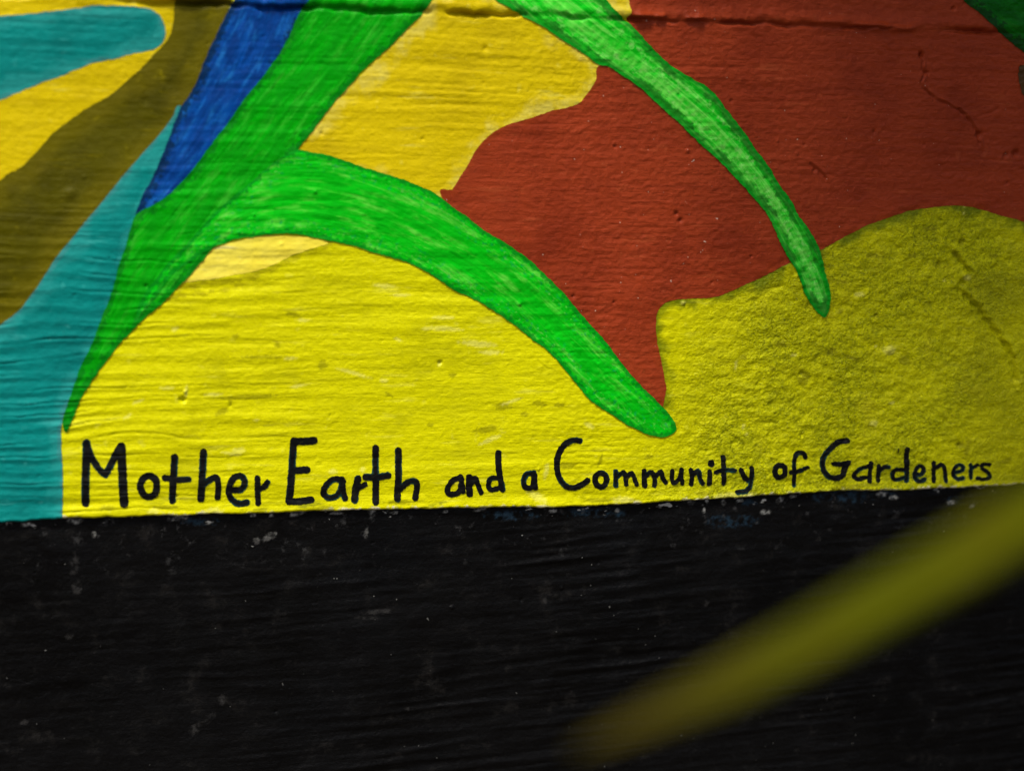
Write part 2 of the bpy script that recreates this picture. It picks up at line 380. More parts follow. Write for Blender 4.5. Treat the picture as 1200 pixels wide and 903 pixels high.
# ------------------------------------------------------------------ materials
class Mat:
    def __init__(s, name):
        s.m = bpy.data.materials.new(name); s.m.use_nodes = True; s.t = s.m.node_tree
        s.b = s.t.nodes['Principled BSDF']; s.bumps = None
        tc = s.n('ShaderNodeTexCoord'); s.obj = tc.outputs['Object']
    def n(s, typ, **kw):
        o = s.t.nodes.new(typ)
        for k, v in kw.items(): setattr(o, k, v)
        return o
    def put(s, sock, v):
        if isinstance(v, (int, float)): sock.default_value = v
        elif isinstance(v, tuple): sock.default_value = v if len(v) == len(sock.default_value) else (*v, 1)
        else: s.t.links.new(v, sock)
    def attr(s, name): return s.n('ShaderNodeAttribute', attribute_name=name).outputs['Fac']
    def math(s, op, a, b=0.0):
        o = s.n('ShaderNodeMath', operation=op); s.put(o.inputs[0], a); s.put(o.inputs[1], b); return o.outputs[0]
    def vec(s, sc_, v=None):
        o = s.n('ShaderNodeVectorMath', operation='MULTIPLY'); s.put(o.inputs[0], v or s.obj); o.inputs[1].default_value = sc_; return o.outputs[0]
    def comb(s, x, y, z=0.0):
        o = s.n('ShaderNodeCombineXYZ'); s.put(o.inputs[0], x); s.put(o.inputs[1], y); s.put(o.inputs[2], z); return o.outputs[0]
    def noise(s, scale, detail=3.0, v=None, rough=.55, dist=0.0):
        o = s.n('ShaderNodeTexNoise'); s.put(o.inputs['Vector'], v or s.obj)
        o.inputs['Scale'].default_value = scale; o.inputs['Detail'].default_value = detail
        o.inputs['Roughness'].default_value = rough; o.inputs['Distortion'].default_value = dist
        return o.outputs['Fac']
    def rng(s, x, a, b, c=0.0, d=1.0):
        o = s.n('ShaderNodeMapRange', interpolation_type='SMOOTHSTEP'); s.put(o.inputs[0], x)
        for i, v in enumerate((a, b, c, d)): o.inputs[i+1].default_value = v
        return o.outputs[0]
    def mix(s, f, a, b):
        o = s.n('ShaderNodeMix', data_type='RGBA'); s.put(o.inputs[0], f); s.put(o.inputs[6], a); s.put(o.inputs[7], b); return o.outputs[2]
    def mul(s, a, b): return s.math('MULTIPLY', a, b)
    def bump(s, h, dist, strength=1.0):
        o = s.n('ShaderNodeBump'); o.inputs['Strength'].default_value = strength; o.inputs['Distance'].default_value = dist
        s.put(o.inputs['Height'], h)
        if s.bumps: s.t.links.new(s.bumps, o.inputs['Normal'])
        s.bumps = o.outputs[0]
    def done(s, c, rough=.45, spec=.2):
        s.put(s.b.inputs['Base Color'], c); s.put(s.b.inputs['Roughness'], rough)
        s.b.inputs['Specular IOR Level'].default_value = spec
        if s.bumps: s.t.links.new(s.bumps, s.b.inputs['Normal'])
        return s.m

def std_bump(M, amt=1.0):
    M.bump(M.noise(1.0, 4, M.vec((50, 1, 420)), .65), .00034*amt)
    M.bump(M.noise(380, 4, rough=.7), .00036*amt)

def field(name, main, dark, light, lo=.35, hi=.75, streak=.5, lightamt=.5, rough=.42, bump=1.0, speck=None, fn=None, spec=.13):
    M = Mat(name)
    c = M.mix(M.rng(M.noise(14, 4, rough=.65), lo, hi), main, dark)
    c = M.mix(M.mul(M.rng(M.noise(1.0, 4, M.vec((9, 1, 150))), .5, .72), streak), c, dark)
    c = M.mix(M.mul(M.rng(M.noise(1.0, 4, M.vec((16, 1, 120)), .7), .58, .72), lightamt), c, light)  # pale scuff streaks, also painted in for glints along the ridges
    c = M.mix(M.mul(M.rng(M.noise(90, 3), .64, .74), lightamt*.6), c, light)  # pale specks painted in for small glints
    if speck: c = M.mix(M.rng(M.noise(330, 1), .755, .79), c, speck)
    if fn: c = fn(M, c)
    std_bump(M, bump)
    r = M.rng(M.noise(60, 3), .3, .7, rough-.1, rough+.12)
    return M.done(c, r, spec)

def base_fn(M, c):
    R = M.attr('rough')
    # sponged olive over lemon on the rough-cast mound
    n = M.rng(M.noise(130, 5, rough=.75), .36, .68)
    mound = M.mix(n, (.62, .63, .0005), (.36, .385, .0005))
    mound = M.mix(M.rng(M.noise(300, 3, rough=.6), .54, .66, 0, .7), mound, (.17, .195, .001))
    mound = M.mix(M.rng(M.noise(26, 3), .55, .75, 0, .5), mound, (.62, .58, .01))
    mound = M.mix(M.rng(M.noise(240, 4, rough=.7), .60, .70, 0, .6), mound, (.72, .68, .02))
    mound = M.mix(M.rng(M.noise(60, 3), .66, .74, 0, .45), mound, (.10, .17, .005))
    mound = M.mix(M.rng(M.attr('deep'), 0, 1, 0, .4), mound, (.20, .195, .004))
    c = M.mix(R, c, mound)
    # dark-green wash where the mound was cut in against the red
    e = M.math('ADD', M.attr('rededge'), M.rng(M.noise(40, 4), .3, .7, -8, 8))
    c = M.mix(M.mul(M.rng(e, 15, -2), .78), c, (.085, .13, .002))
    # sketched line under the pale patch
    k = M.math('ADD', M.attr('pencil'), M.rng(M.noise(160, 4), .3, .7, -3, 3))
    c = M.mix(M.mul(M.rng(k, 6, 1), .5), c, (.30, .26, .003))
    # the lower border where the black brush and bare edge show
    l = M.math('ADD', M.attr('lip'), M.rng(M.noise(150, 3), .3, .7, -.0022, .0022))
    c = M.mix(M.mul(M.rng(l, .0028, .0006), M.rng(M.noise(24, 2), .42, .55)), c, (.72, .68, .42))
    g = M.mul(M.rng(M.noise(1.0, 4, M.vec((26, 1, 110))), .58, .68), M.rng(M.attr('lip'), .016, .003))
    c = M.mix(M.mul(g, .8), c, (.10, .12, .005))
    c = M.mix(M.mul(M.attr('smudge'), .55), c, (.20, .19, .003))
    c = M.mix(M.mul(M.attr('chip'), .5), c, (.87, .84, .16))
    M.bump(M.mul(M.noise(420, 3, rough=.6), R), .0026)
    return c

YEL = (.72, .70, .0004)
mats = {}
mats['lemon'] = field('lemon_yellow_paint', YEL, (.50, .49, .0004), (.82, .80, .05), .50, .74, .65, .7, .30, 1.7, fn=base_fn)
def gold_fn(M, c):
    e = M.math('ADD', M.attr('edge'), M.rng(M.noise(30, 4), .3, .7, -16, 16))
    return M.mix(M.mul(M.rng(e, 20, 2), M.rng(M.noise(70, 4, rough=.7), .35, .6, .05, .42)), c, (.84, .76, .18))
mats['gold'] = field('golden_yellow_paint', (.72, .555, .0008), (.55, .41, .0006), (.80, .72, .10), .45, .75, .5, .5, .35, 1.3, fn=gold_fn)
mats['pale'] = field('pale_yellow_paint', (.92, .80, .09), (.90, .75, .05), (.93, .87, .34), .4, .7, .3, .8, .35, .8)
def red_fn(M, c):
    c = M.mix(M.rng(M.noise(200, 4, rough=.75), .60, .72, 0, .5), c, (.36, .075, .02))
    c = M.mix(M.rng(M.noise(300, 1), .775, .80), c, (.5, .32, .24))
    return M.mix(M.mul(M.rng(M.attr('edge'), 9, 0), M.rng(M.noise(45, 3), .4, .6, 0, .5)), c, (.33, .05, .006))
mats['red'] = field('brick_red_paint', (.335, .044, .011), (.235, .028, .007), (.46, .085, .026), .40, .72, .6, .55, .40, 1.7, fn=red_fn)
def olive_fn(M, c):
    c = M.mix(M.mul(M.rng(M.math('ADD', M.attr('edge'), M.rng(M.noise(25, 3), .3, .7, -8, 8)), 34, 8), .32), c, (.22, .18, .002))
    return M.mix(M.mul(M.rng(M.noise(48, 5, rough=.7), .57, .72), M.rng(M.noise(5, 1), .45, .62, 0, .6)), c, (.30, .255, .002))
mats['olive'] = field('olive_paint', (.090, .082, .0005), (.050, .046, .0004), (.20, .165, .001), .4, .7, .5, .6, .42, 1.0, fn=olive_fn)
def teal_fn(M, c):
    c = M.mix(M.mul(M.rng(M.math('ADD', M.attr('edge'), M.rng(M.noise(60, 3), .3, .7, -3, 3)), 5, 1), .6), c, (.07, .19, .19))
    c = M.mix(M.mul(M.rng(M.math('ADD', M.attr('edge'), M.rng(M.noise(35, 3), .3, .7, -10, 10)), 22, 5), .4), c, (.035, .37, .34))
    return c
mats['teal'] = field('teal_paint', (.002, .25, .225), (.0015, .18, .165), (.05, .40, .37), .40, .70, .6, .8, .32, 1.0, fn=teal_fn)

def stroke_paint(name, main, dark, light, edgec, edgew=6, edgef=.8, lightamt=.8, speck=None, lw=34, rough=.4, fs=1.0):
    M = Mat(name)
    s_, t_, e = M.attr('s'), M.attr('t'), M.attr('edge')
    v = M.comb(M.math('MULTIPLY', s_, 1.3*fs), M.math('MULTIPLY', t_, 17.0*fs))
    vb = M.comb(M.math('MULTIPLY', s_, 2.6), M.math('MULTIPLY', t_, 6.0))
    vd = M.comb(M.math('MULTIPLY', s_, 2.0), M.math('MULTIPLY', t_, 44.0))
    c = M.mix(M.rng(M.noise(1, 4, vb, .65), .36, .66), dark, main)
    c = M.mix(M.mul(M.rng(M.noise(1, 4, v, .6), .46, .66), .75), c, dark)
    la = M.rng(M.noise(1, 5, M.comb(M.mul(s_, 1.6), M.mul(t_, 10.0)), .7, .4), .48, .68)
    la = M.mul(la, M.rng(M.noise(1, 3, vb), .40, .60))
    c = M.mix(M.mul(la, lightamt), c, light)
    c = M.mix(M.mul(M.rng(M.noise(1, 3, vd), .64, .76), lightamt*.35), c, light)
    ee = M.math('ADD', e, M.rng(M.noise(1, 4, M.comb(M.math('MULTIPLY', s_, 14.0), M.math('MULTIPLY', t_, 14.0)), .65), .25, .75, -edgew*.8, edgew*.8))
    c = M.mix(M.mul(M.rng(ee, edgew*1.25, edgew*.65), edgef), c, edgec)
    if speck:
        band = M.mul(M.rng(e, 5, 9), M.rng(e, 24, 13))
        c = M.mix(M.mul(M.mul(M.rng(M.noise(1, 2, M.comb(M.math('MULTIPLY', s_, 16.0), M.math('MULTIPLY', t_, 20.0))), .56, .68), band), .55), c, speck)
        band2 = M.mul(M.rng(e, 4, 8), M.rng(e, 20, 12))
        c = M.mix(M.mul(M.mul(M.rng(M.noise(1.3, 2, M.comb(M.math('ADD', M.math('MULTIPLY', s_, 15.0), 30.0), M.math('MULTIPLY', t_, 22.0))), .56, .70), band2), .5), c, (.16, .64, .10))
    M.bump(M.noise(1, 3, v), .0007)
    std_bump(M, .8)
    return M.done(c, M.rng(M.noise(70, 3), .3, .7, rough-.14, rough+.08), .13)

mats['green_deep'] = stroke_paint('deep_green_paint', (.0005, .44, .002), (.0005, .32, .002), (.07, .56, .04), (.0008, .16, .006), 7, .7, .5, None)
mats['green_leaf'] = stroke_paint('leaf_green_paint', (.0008, .60, .006), (.0006, .45, .004), (.16, .74, .07), (.0008, .24, .010), 4.5, .8, .75, (.002, .30, .08))
def tip_paint():
    M = Mat('bright_green_paint')
    s_, t_, e = M.attr('s'), M.attr('t'), M.attr('edge')
    nz = M.noise(95, 5, rough=.65)
    ee = M.math('ADD', e, M.rng(nz, .25, .75, -4, 4))
    cross = M.comb(M.mul(s_, 14.0), M.mul(t_, 5.0))
    along = M.comb(M.mul(s_, 1.2), M.mul(t_, 20.0))
    c = M.mix(M.rng(M.noise(1, 4, along, .65), .35, .65), (.001, .52, .006), (.002, .70, .014))
    mid = M.rng(M.math('ABSOLUTE', M.math('ADD', t_, M.rng(nz, .3, .7, -.03, .03))), .16, .0)
    c = M.mix(M.mul(M.mul(M.rng(M.noise(1, 3, cross, .5), .30, .70), mid), .5), c, (.26, .84, .12))
    c = M.mix(M.mul(M.rng(M.noise(1, 5, along, .7), .46, .66), .7), c, (.22, .80, .11))
    dots = M.noise(230, 4, rough=.7)
    c = M.mix(M.mul(M.mul(M.rng(ee, 9, 14), M.rng(ee, 22, 15)), M.rng(dots, .46, .66, 0, .45)), c, (.38, .82, .22))
    c = M.mix(M.mul(M.rng(ee, 12, 8), M.rng(M.noise(1, 3, M.comb(M.mul(s_, 3.0), M.mul(t_, 6.0))), .36, .56, .25, .85)), c, (.012, .17, .010))
    c = M.mix(M.mul(M.rng(e, 5.0, 2.5), .8), c, (.001, .29, .010))
    M.bump(M.noise(1, 3, along), .0006); std_bump(M, 1.0)
    return M.done(c, .34, .13)
mats['green_tip'] = tip_paint()
mats['green_dark'] = stroke_paint('dark_green_paint', (.0006, .15, .002), (.0006, .10, .002), (.02, .22, .01), (.004, .035, .004), 9, .8, .4, None)
mats['blue'] = stroke_paint('blue_paint', (.001, .075, .38), (.001, .040, .22), (.015, .19, .56), (.002, .022, .06), 8, .8, .7, None)

def letter_mat():
    M = Mat('black_lettering_paint')
    c = M.mix(M.rng(M.noise(130, 3), .5, .7), (.005, .0055, .006), (.010, .011, .010))
    c = M.mix(M.rng(M.noise(190, 4, rough=.7), .58, .72, 0, .8), c, (.035, .030, .008))
    c = M.mix(M.mul(M.rng(M.attr('edge'), 2.2, .2), M.rng(M.noise(40, 2), .50, .60)), c, (.004, .045, .045))
    std_bump(M, .9)
    return M.done(c, .45, .08)
mats['letter'] = letter_mat()

def black_mat():
    M = Mat('black_plinth_paint')
    sl_ = M.n('ShaderNodeMapping'); sl_.inputs['Rotation'].default_value = (0, math.radians(-2.6), 0); M.t.links.new(M.obj, sl_.inputs[0])
    hz = sl_.outputs[0]
    c = M.mix(M.rng(M.noise(9, 4), .4, .65), (.0030, .0030, .0032), (.0016, .0016, .0017))
    c = M.mix(M.mul(M.rng(M.noise(1, 5, M.vec((20, 1, 90), hz), .7), .54, .72), .3), c, (.010, .0095, .009))
    c = M.mix(M.mul(M.rng(M.noise(40, 6, rough=.75), .55, .72), .8), c, (.013, .012, .011))
    c = M.mix(M.mul(M.rng(M.noise(6, 2), .5, .65), .3), c, (.003, .0036, .0045))
    lp = M.attr('lip')
    z1 = M.rng(lp, .075, .01)
    c = M.mix(M.mul(M.mul(M.rng(M.noise(85, 5, rough=.75), .58, .72), z1), .3), c, (.12, .12, .12))
    c = M.mix(M.mul(M.attr('blue'), M.rng(M.noise(150, 4, rough=.7), .42, .62, 0, .8)), c, (.014, .034, .055))
    c = M.mix(M.mul(M.attr('white'), M.rng(M.noise(170, 4, rough=.7), .38, .60, .05, .8)), c, M.mix(M.rng(lp, .030, .008), (.030, .029, .028), (.40, .40, .37)))
    z3 = M.rng(M.math('ADD', lp, M.rng(M.noise(60, 2), .3, .7, -.004, .004)), .0065, .003)
    c = M.mix(M.mul(M.rng(M.noise(1, 3, M.vec((75, 1, 160))), .62, .66), z3), c, (.40, .40, .37))
    c = M.mix(M.mul(M.rng(M.noise(240, 1), .775, .80), M.rng(lp, .16, .03, .3, .9)), c, (.22, .22, .20))
    M.bump(M.noise(1, 4, M.vec((24, 1, 120), hz)), .0009)
    M.bump(M.noise(190, 5, rough=.7), .0011)
    return M.done(c, M.rng(M.noise(40, 3), .3, .7, .34, .52), .11)
mats['black'] = black_mat()

def plain(name, c, rough=.8, dark=None):
    M = Mat(name)
    cc = M.mix(M.rng(M.noise(30, 5), .3, .7), c, dark or tuple(x*.6 for x in c))
    M.bump(M.noise(140, 4), .002)
    return M.done(cc, rough, .3)
mats['concrete'] = plain('raw_concrete', (.32, .30, .27))
mats['smudge'] = plain('olive_smudge', (.085, .040, .004), .5)
mats['soil'] = plain('garden_soil', (.075, .055, .035), .95)

# ------------------------------------------------------------------ setting: ground
def ground():
    n = 60
    a = np.concatenate([-np.geomspace(300, 2, 20), np.linspace(-1.9, 1.9, 60), np.geomspace(2, 300, 20)])
    X, Y = np.meshgrid(a, a-.8, indexing='ij')
    Zg = .012*fbm(X*4, Y*4, 80, 3)*(abs(X) < 4) - .012
    idx = np.arange(X.size).reshape(X.shape)
    q = np.stack([idx[:-1, :-1], idx[1:, :-1], idx[1:, 1:], idx[:-1, 1:]], -1).reshape(-1, 4)
    o = build_mesh('ground', np.stack([X, Y, Zg], -1).reshape(-1, 3), q, [], mats['soil'], None)
    tag(o, 'bare brown garden soil at the foot of the mural wall', 'ground', kind='structure')
ground()

# ------------------------------------------------------------------ the wall
wall = bpy.data.objects.new('wall_mural', None); col.objects.link(wall); wall.location = (0, 0, 0)
tag(wall, 'ridged concrete garden wall painted with a bright leaf mural above a black base', 'mural wall')

RED = [(702, 76), (697, 92), (690, 106), (680, 120), (665, 127), (650, 130), (625, 137), (602, 144), (585, 151), (570, 162), (558, 175), (549, 192), (540, 208), (530, 222),
       (517, 229), (560, 300), (640, 380), (700, 440), (760, 500), (779, 462), (777, 440), (773, 420), (769, 395), (768, 375), (772, 362), (783, 354), (805, 350), (840, 346), (870, 335),
       (900, 321), (925, 309), (962, 291), (1000, 273), (1040, 256), (1080, 245), (1115, 240), (1150, 246), (1180, 254), (1210, 265), (1300, 320), (1420, 420),
       (1560, 420), (1600, 200), (1560, -100), (1400, -260), (1100, -300), (900, -240), (780, -150), (735, -60), (733, -20), (734, 18), (745, 45), (740, 80)]
redpoly = smooth_closed(RED, 4)

def base_part():
    U, V = GU, GV
    R = rough_mask(U, V)*(.55+.45*sstep(-.5, .3, perlin(U/60, V/60, 90)))
    rd = np.full(U.shape, 99.0)
    si, sj = sub(700, 1300, 200, 530)
    rd[si, sj] = -poly_sdf(redpoly, U[si, sj], V[si, sj])
    rd = np.where((U < 772) & (V > 455), 99, np.where(U < 760, 99, rd))
    pen = np.full(U.shape, 99.0)
    si, sj = sub(120, 480, 240, 420)
    pen[si, sj] = np.minimum(line_dist(smooth_open([(190, 340), (240, 332), (290, 324), (330, 308), (360, 293), (385, 285)], 5), U[si, sj], V[si, sj])[0],
                             line_dist(smooth_open([(176, 362), (200, 348), (250, 342), (290, 330)], 5), U[si, sj], V[si, sj])[0]+1.5)
    lipd = GZ-lip[:, None]
    # the return under the border, so that the slab has a real lower edge
    back = [.004, .012]
    X = np.concatenate([GX[:, :1]]*2+[GX], 1)
    Z = np.concatenate([GZ[:, :1]+.0012, GZ[:, :1]+.0002, GZ], 1)
    Hh = np.concatenate([GH[:, :1]-.02, GH[:, :1]-.004, GH], 1)
    ext = lambda a: np.concatenate([a[:, :1]]*2+[a], 1)
    chip = blobs(CHIPS, U, V); smu = blobs(SMUDGE, U, V)
    deep = sstep(1080, 1180, U)*sstep(300, 330, V)*R
    return sheet('upper_wall', X, Z, Hh, np.ones(X.shape), 0.0, mats['lemon'], wall,
          {'rough': ext(R), 'rededge': ext(rd), 'pencil': ext(pen), 'lip': ext(lipd), 'deep': ext(deep), 'chip': ext(chip), 'smudge': ext(smu)})
upper = base_part()

def plinth_part():
    ts = axis(0, lip.max()-fz.min(), STEP*1.15, -.0001, lip.min()+.02); ts = ts[ts >= 0]
    X = np.repeat(xs[::1][:, None], len(ts), 1); Z = lip[:, None]+.003-ts[None, :]
    Hh = relief(X.copy(), Z.copy(), False)-.0042
    PU, PV = wall_to_chart(X, Z)
    o = sheet('plinth', X[:, ::-1], Z[:, ::-1], Hh[:, ::-1], np.ones(X.shape), 0.0, mats['black'], wall, {'lip': np.repeat(ts[None, ::-1], len(xs), 0)-.003, 'white': blobs(WHITE, PU, PV)[:, ::-1], 'blue': blobs(BLUE, PU, PV)[:, ::-1]})
    o['label'] = 'scuffed black painted base of the wall'
plinth_part()

def box(name, x0, x1, y0, y1, z0, z1, mat, parent, bev=.004):
    import bmesh
    bm = bmesh.new(); bmesh.ops.create_cube(bm, size=1)
    for v in bm.verts: v.co = ((x0+x1)/2+v.co.x*(x1-x0), (y0+y1)/2+v.co.y*(y1-y0), (z0+z1)/2+v.co.z*(z1-z0))
    bmesh.ops.bevel(bm, geom=bm.edges[:], offset=bev, segments=2, affect='EDGES')
    me = bpy.data.meshes.new(name); bm.to_mesh(me); bm.free(); me.materials.append(mat)
    o = bpy.data.objects.new(name, me); col.objects.link(o); o.parent = parent
    return o
box('wall_core', XL-.003, XR+.003, .016, .22, -.05, WT-.012, mats['concrete'], wall)
box('coping', XL-.02, XR+.02, -.035, .25, WT-.012, WT+.06, mats['concrete'], wall, .01)

# ------------------------------------------------------------------ painted shapes (one layer of paint each)
L = .00013
painted('painted_patch', [(505, -10), (585, -14), (640, 20), (690, 60), (712, 84), (695, 108), (681, 123), (665, 128), (650, 131), (625, 138), (602, 145), (585, 152), (570, 163), (558, 176), (549, 193), (540, 209), (528, 227),
        (500, 240), (440, 220), (380, 215), (330, 200), (360, 150), (430, 80), (480, 30), (500, 5)], L, mats['gold'], upper, rag=1.6, label='golden yellow painted area between the leaves')
painted('painted_patch', [(-700, 60), (-300, -60), (-40, -120), (230, -160), (300, -80), (240, 30), (190, 80), (120, 140), (60, 190), (-20, 250), (-250, 330), (-600, 380)], L, mats['gold'], upper, label='golden yellow painted area around the teal lobe')
painted('painted_patch', [(180, 345), (200, 322), (230, 300), (265, 285), (310, 276), (350, 276), (384, 284), (372, 289), (345, 298), (318, 311), (285, 320), (250, 325), (215, 331)], L, mats['pale'], upper, rag=1.6, label='small pale yellow painted patch under the green leaf')
painted('painted_patch', RED, 2*L, mats['red'], upper, rag=1.6, smooth=4, label='brick red painted area')
painted('painted_patch', [(690, -90), (735, -40), (735, 0), (737, 14), (732, 21), (722, 20), (712, 6), (700, -10), (690, -40)], 3*L, mats['gold'], upper, label='bit of yellow paint beside the leaf at the joint')
painted('painted_stroke', [(-500, -30), (-200, 30), (0, 20), (50, 15), (100, 9), (145, 6), (170, 9), (185, 17), (193, 32), (192, 46), (182, 57), (160, 63), (130, 70), (95, 80), (60, 93), (28, 107), (0, 118), (-120, 170), (-420, 200)],
        2*L, mats['teal'], upper, rag=2.2, label='rounded teal painted lobe')
painted('painted_stroke', [(190, -380), (215, -200), (214, -60), (207, 0), (203, 25), (198, 45), (183, 62), (163, 82), (143, 100), (125, 115), (105, 126), (85, 138), (66, 153), (52, 168), (36, 184), (18, 200), (0, 212), (-140, 330), (-330, 430),
        (-260, 560), (-100, 460), (0, 384), (33, 350), (67, 302), (100, 260), (133, 222), (167, 182), (215, 140), (240, 85), (262, 30), (285, -60), (290, -200), (260, -330)], 3*L, mats['olive'], upper, label='olive painted band')
painted('painted_stroke', [(208, 124), (199, 142), (167, 180), (133, 220), (100, 260), (67, 300), (33, 350), (0, 382), (-120, 470), (-300, 560), (-500, 600), (-500, 690), (0, 690), (73, 690), (73, 620), (74, 560), (72, 520), (77, 480),
        (110, 430), (150, 330), (175, 245), (200, 180), (220, 135)], 4*L, mats['teal'], upper, rag=1.2, label='long teal painted band reaching the black base')
painted('painted_stroke', [(380, -420), (320, -200), (290, -60), (279, -10), (266, 14), (253, 40), (243, 66), (233, 90), (223, 108), (213, 124), (206, 140), (200, 157), (192, 176), (185, 194), (175, 214), (167, 230), (159, 254), (172, 252), (200, 235), (240, 200), (300, 120), (330, 70), (355, 20), (385, -60), (420, -220)],
        5*L, mats['blue'], upper, spine=[(325, -60), (308, 20), (270, 100), (220, 180), (160, 255)], label='dark blue painted blade')
painted('painted_leaf', [(560, -520), (480, -250), (400, -60), (352, 14), (335, 48), (314, 82), (291, 112), (267, 143), (250, 166), (233, 187), (213, 213), (187, 236), (161, 250), (152, 270), (146, 292), (139, 312), (131, 336), (124, 360), (113, 390),
        (98, 425), (85, 455), (76, 480), (73, 497), (77, 507), (83, 497), (92, 473), (108, 444), (130, 416), (150, 391), (200, 345), (260, 280), (310, 225), (346, 179), (362, 158), (384, 130), (404, 107), (430, 80), (455, 56), (480, 30), (500, 8), (545, -60), (620, -240), (640, -420)],
        6*L, mats['green_deep'], upper, spine=[(600, -480), (540, -240), (455, -60), (425, 0), (340, 110), (270, 200), (190, 300), (130, 400), (78, 505)], label='long deep green painted leaf tapering to the lower left')
painted('painted_leaf', [(343, 177), (365, 179), (385, 183), (410, 190), (435, 198), (470, 209), (500, 222), (520, 234), (545, 253), (570, 271), (595, 287), (618, 303), (640, 323), (665, 350), (690, 378), (715, 408), (740, 438), (765, 465), (782, 484), (789, 494),
        (791, 503), (784, 509), (774, 511.5), (762, 510), (748, 504), (728, 493), (705, 478), (690, 466), (678, 452), (660, 432), (640, 410), (620, 394), (600, 379), (575, 362), (552, 349), (530, 338), (510, 324), (485, 311), (460, 301), (430, 293), (400, 286),
        (375, 279), (345, 275), (310, 275), (280, 280), (258, 287), (235, 299), (215, 312), (200, 323), (188, 340), (172, 360), (160, 374), (165, 350), (200, 305), (250, 252), (300, 208)],
        7*L, mats['green_leaf'], upper, spine=[(160, 370), (230, 270), (300, 232), (380, 230), (460, 252), (540, 295), (610, 345), (680, 410), (740, 465), (790, 510)], rag=2.0, label='broad bright green painted leaf arching down beside the lettering')
painted('painted_leaf', [(330, -420), (420, -250), (500, -110), (545, -40), (575, -4), (596, 8), (618, 22), (640, 35), (662, 50), (684, 64), (700, 76), (712, 78), (728, 88), (745, 99), (762, 114), (782, 134), (802, 152), (822, 172), (842, 190), (862, 208), (880, 228), (897, 250), (912, 278), (922, 300), (934, 322), (944, 345), (955, 361), (966, 371.5),
        (971, 362), (971, 345), (967, 325), (963, 308), (957, 288), (948, 270), (938, 254), (927, 236), (912, 214), (898, 192), (884, 172), (868, 152), (854, 132), (836, 110), (812, 93), (795, 82), (778, 70), (757, 50), (742, 34), (727, 18), (712, 2), (660, -60), (590, -170), (480, -330), (380, -460)],
        8*L, mats['green_tip'], upper, spine=[(360, -440), (490, -220), (600, -50), (650, 5), (720, 60), (780, 105), (850, 170), (905, 240), (945, 310), (966, 370)], rag=2.0, label='slender bright green painted leaf hanging over the red area')
painted('painted_leaf', [(1060, -60), (1118, -8), (1135, 6), (1150, 19), (1165, 33), (1182, 48), (1203, 64), (1260, 100), (1360, 130), (1420, 90), (1400, -20), (1250, -100), (1120, -100)], 8*L, mats['green_dark'], upper,
        spine=[(1080, -90), (1200, 10), (1320, 60), (1410, 100)], label='dark green painted leaf beside the top joint over red')
painted('painted_patch', [(1191, 80), (1200, 74), (1214, 82), (1220, 100), (1210, 114), (1197, 112), (1192, 98)], 8*L, mats['smudge'], upper, rag=3, label='small olive smudge on the red')

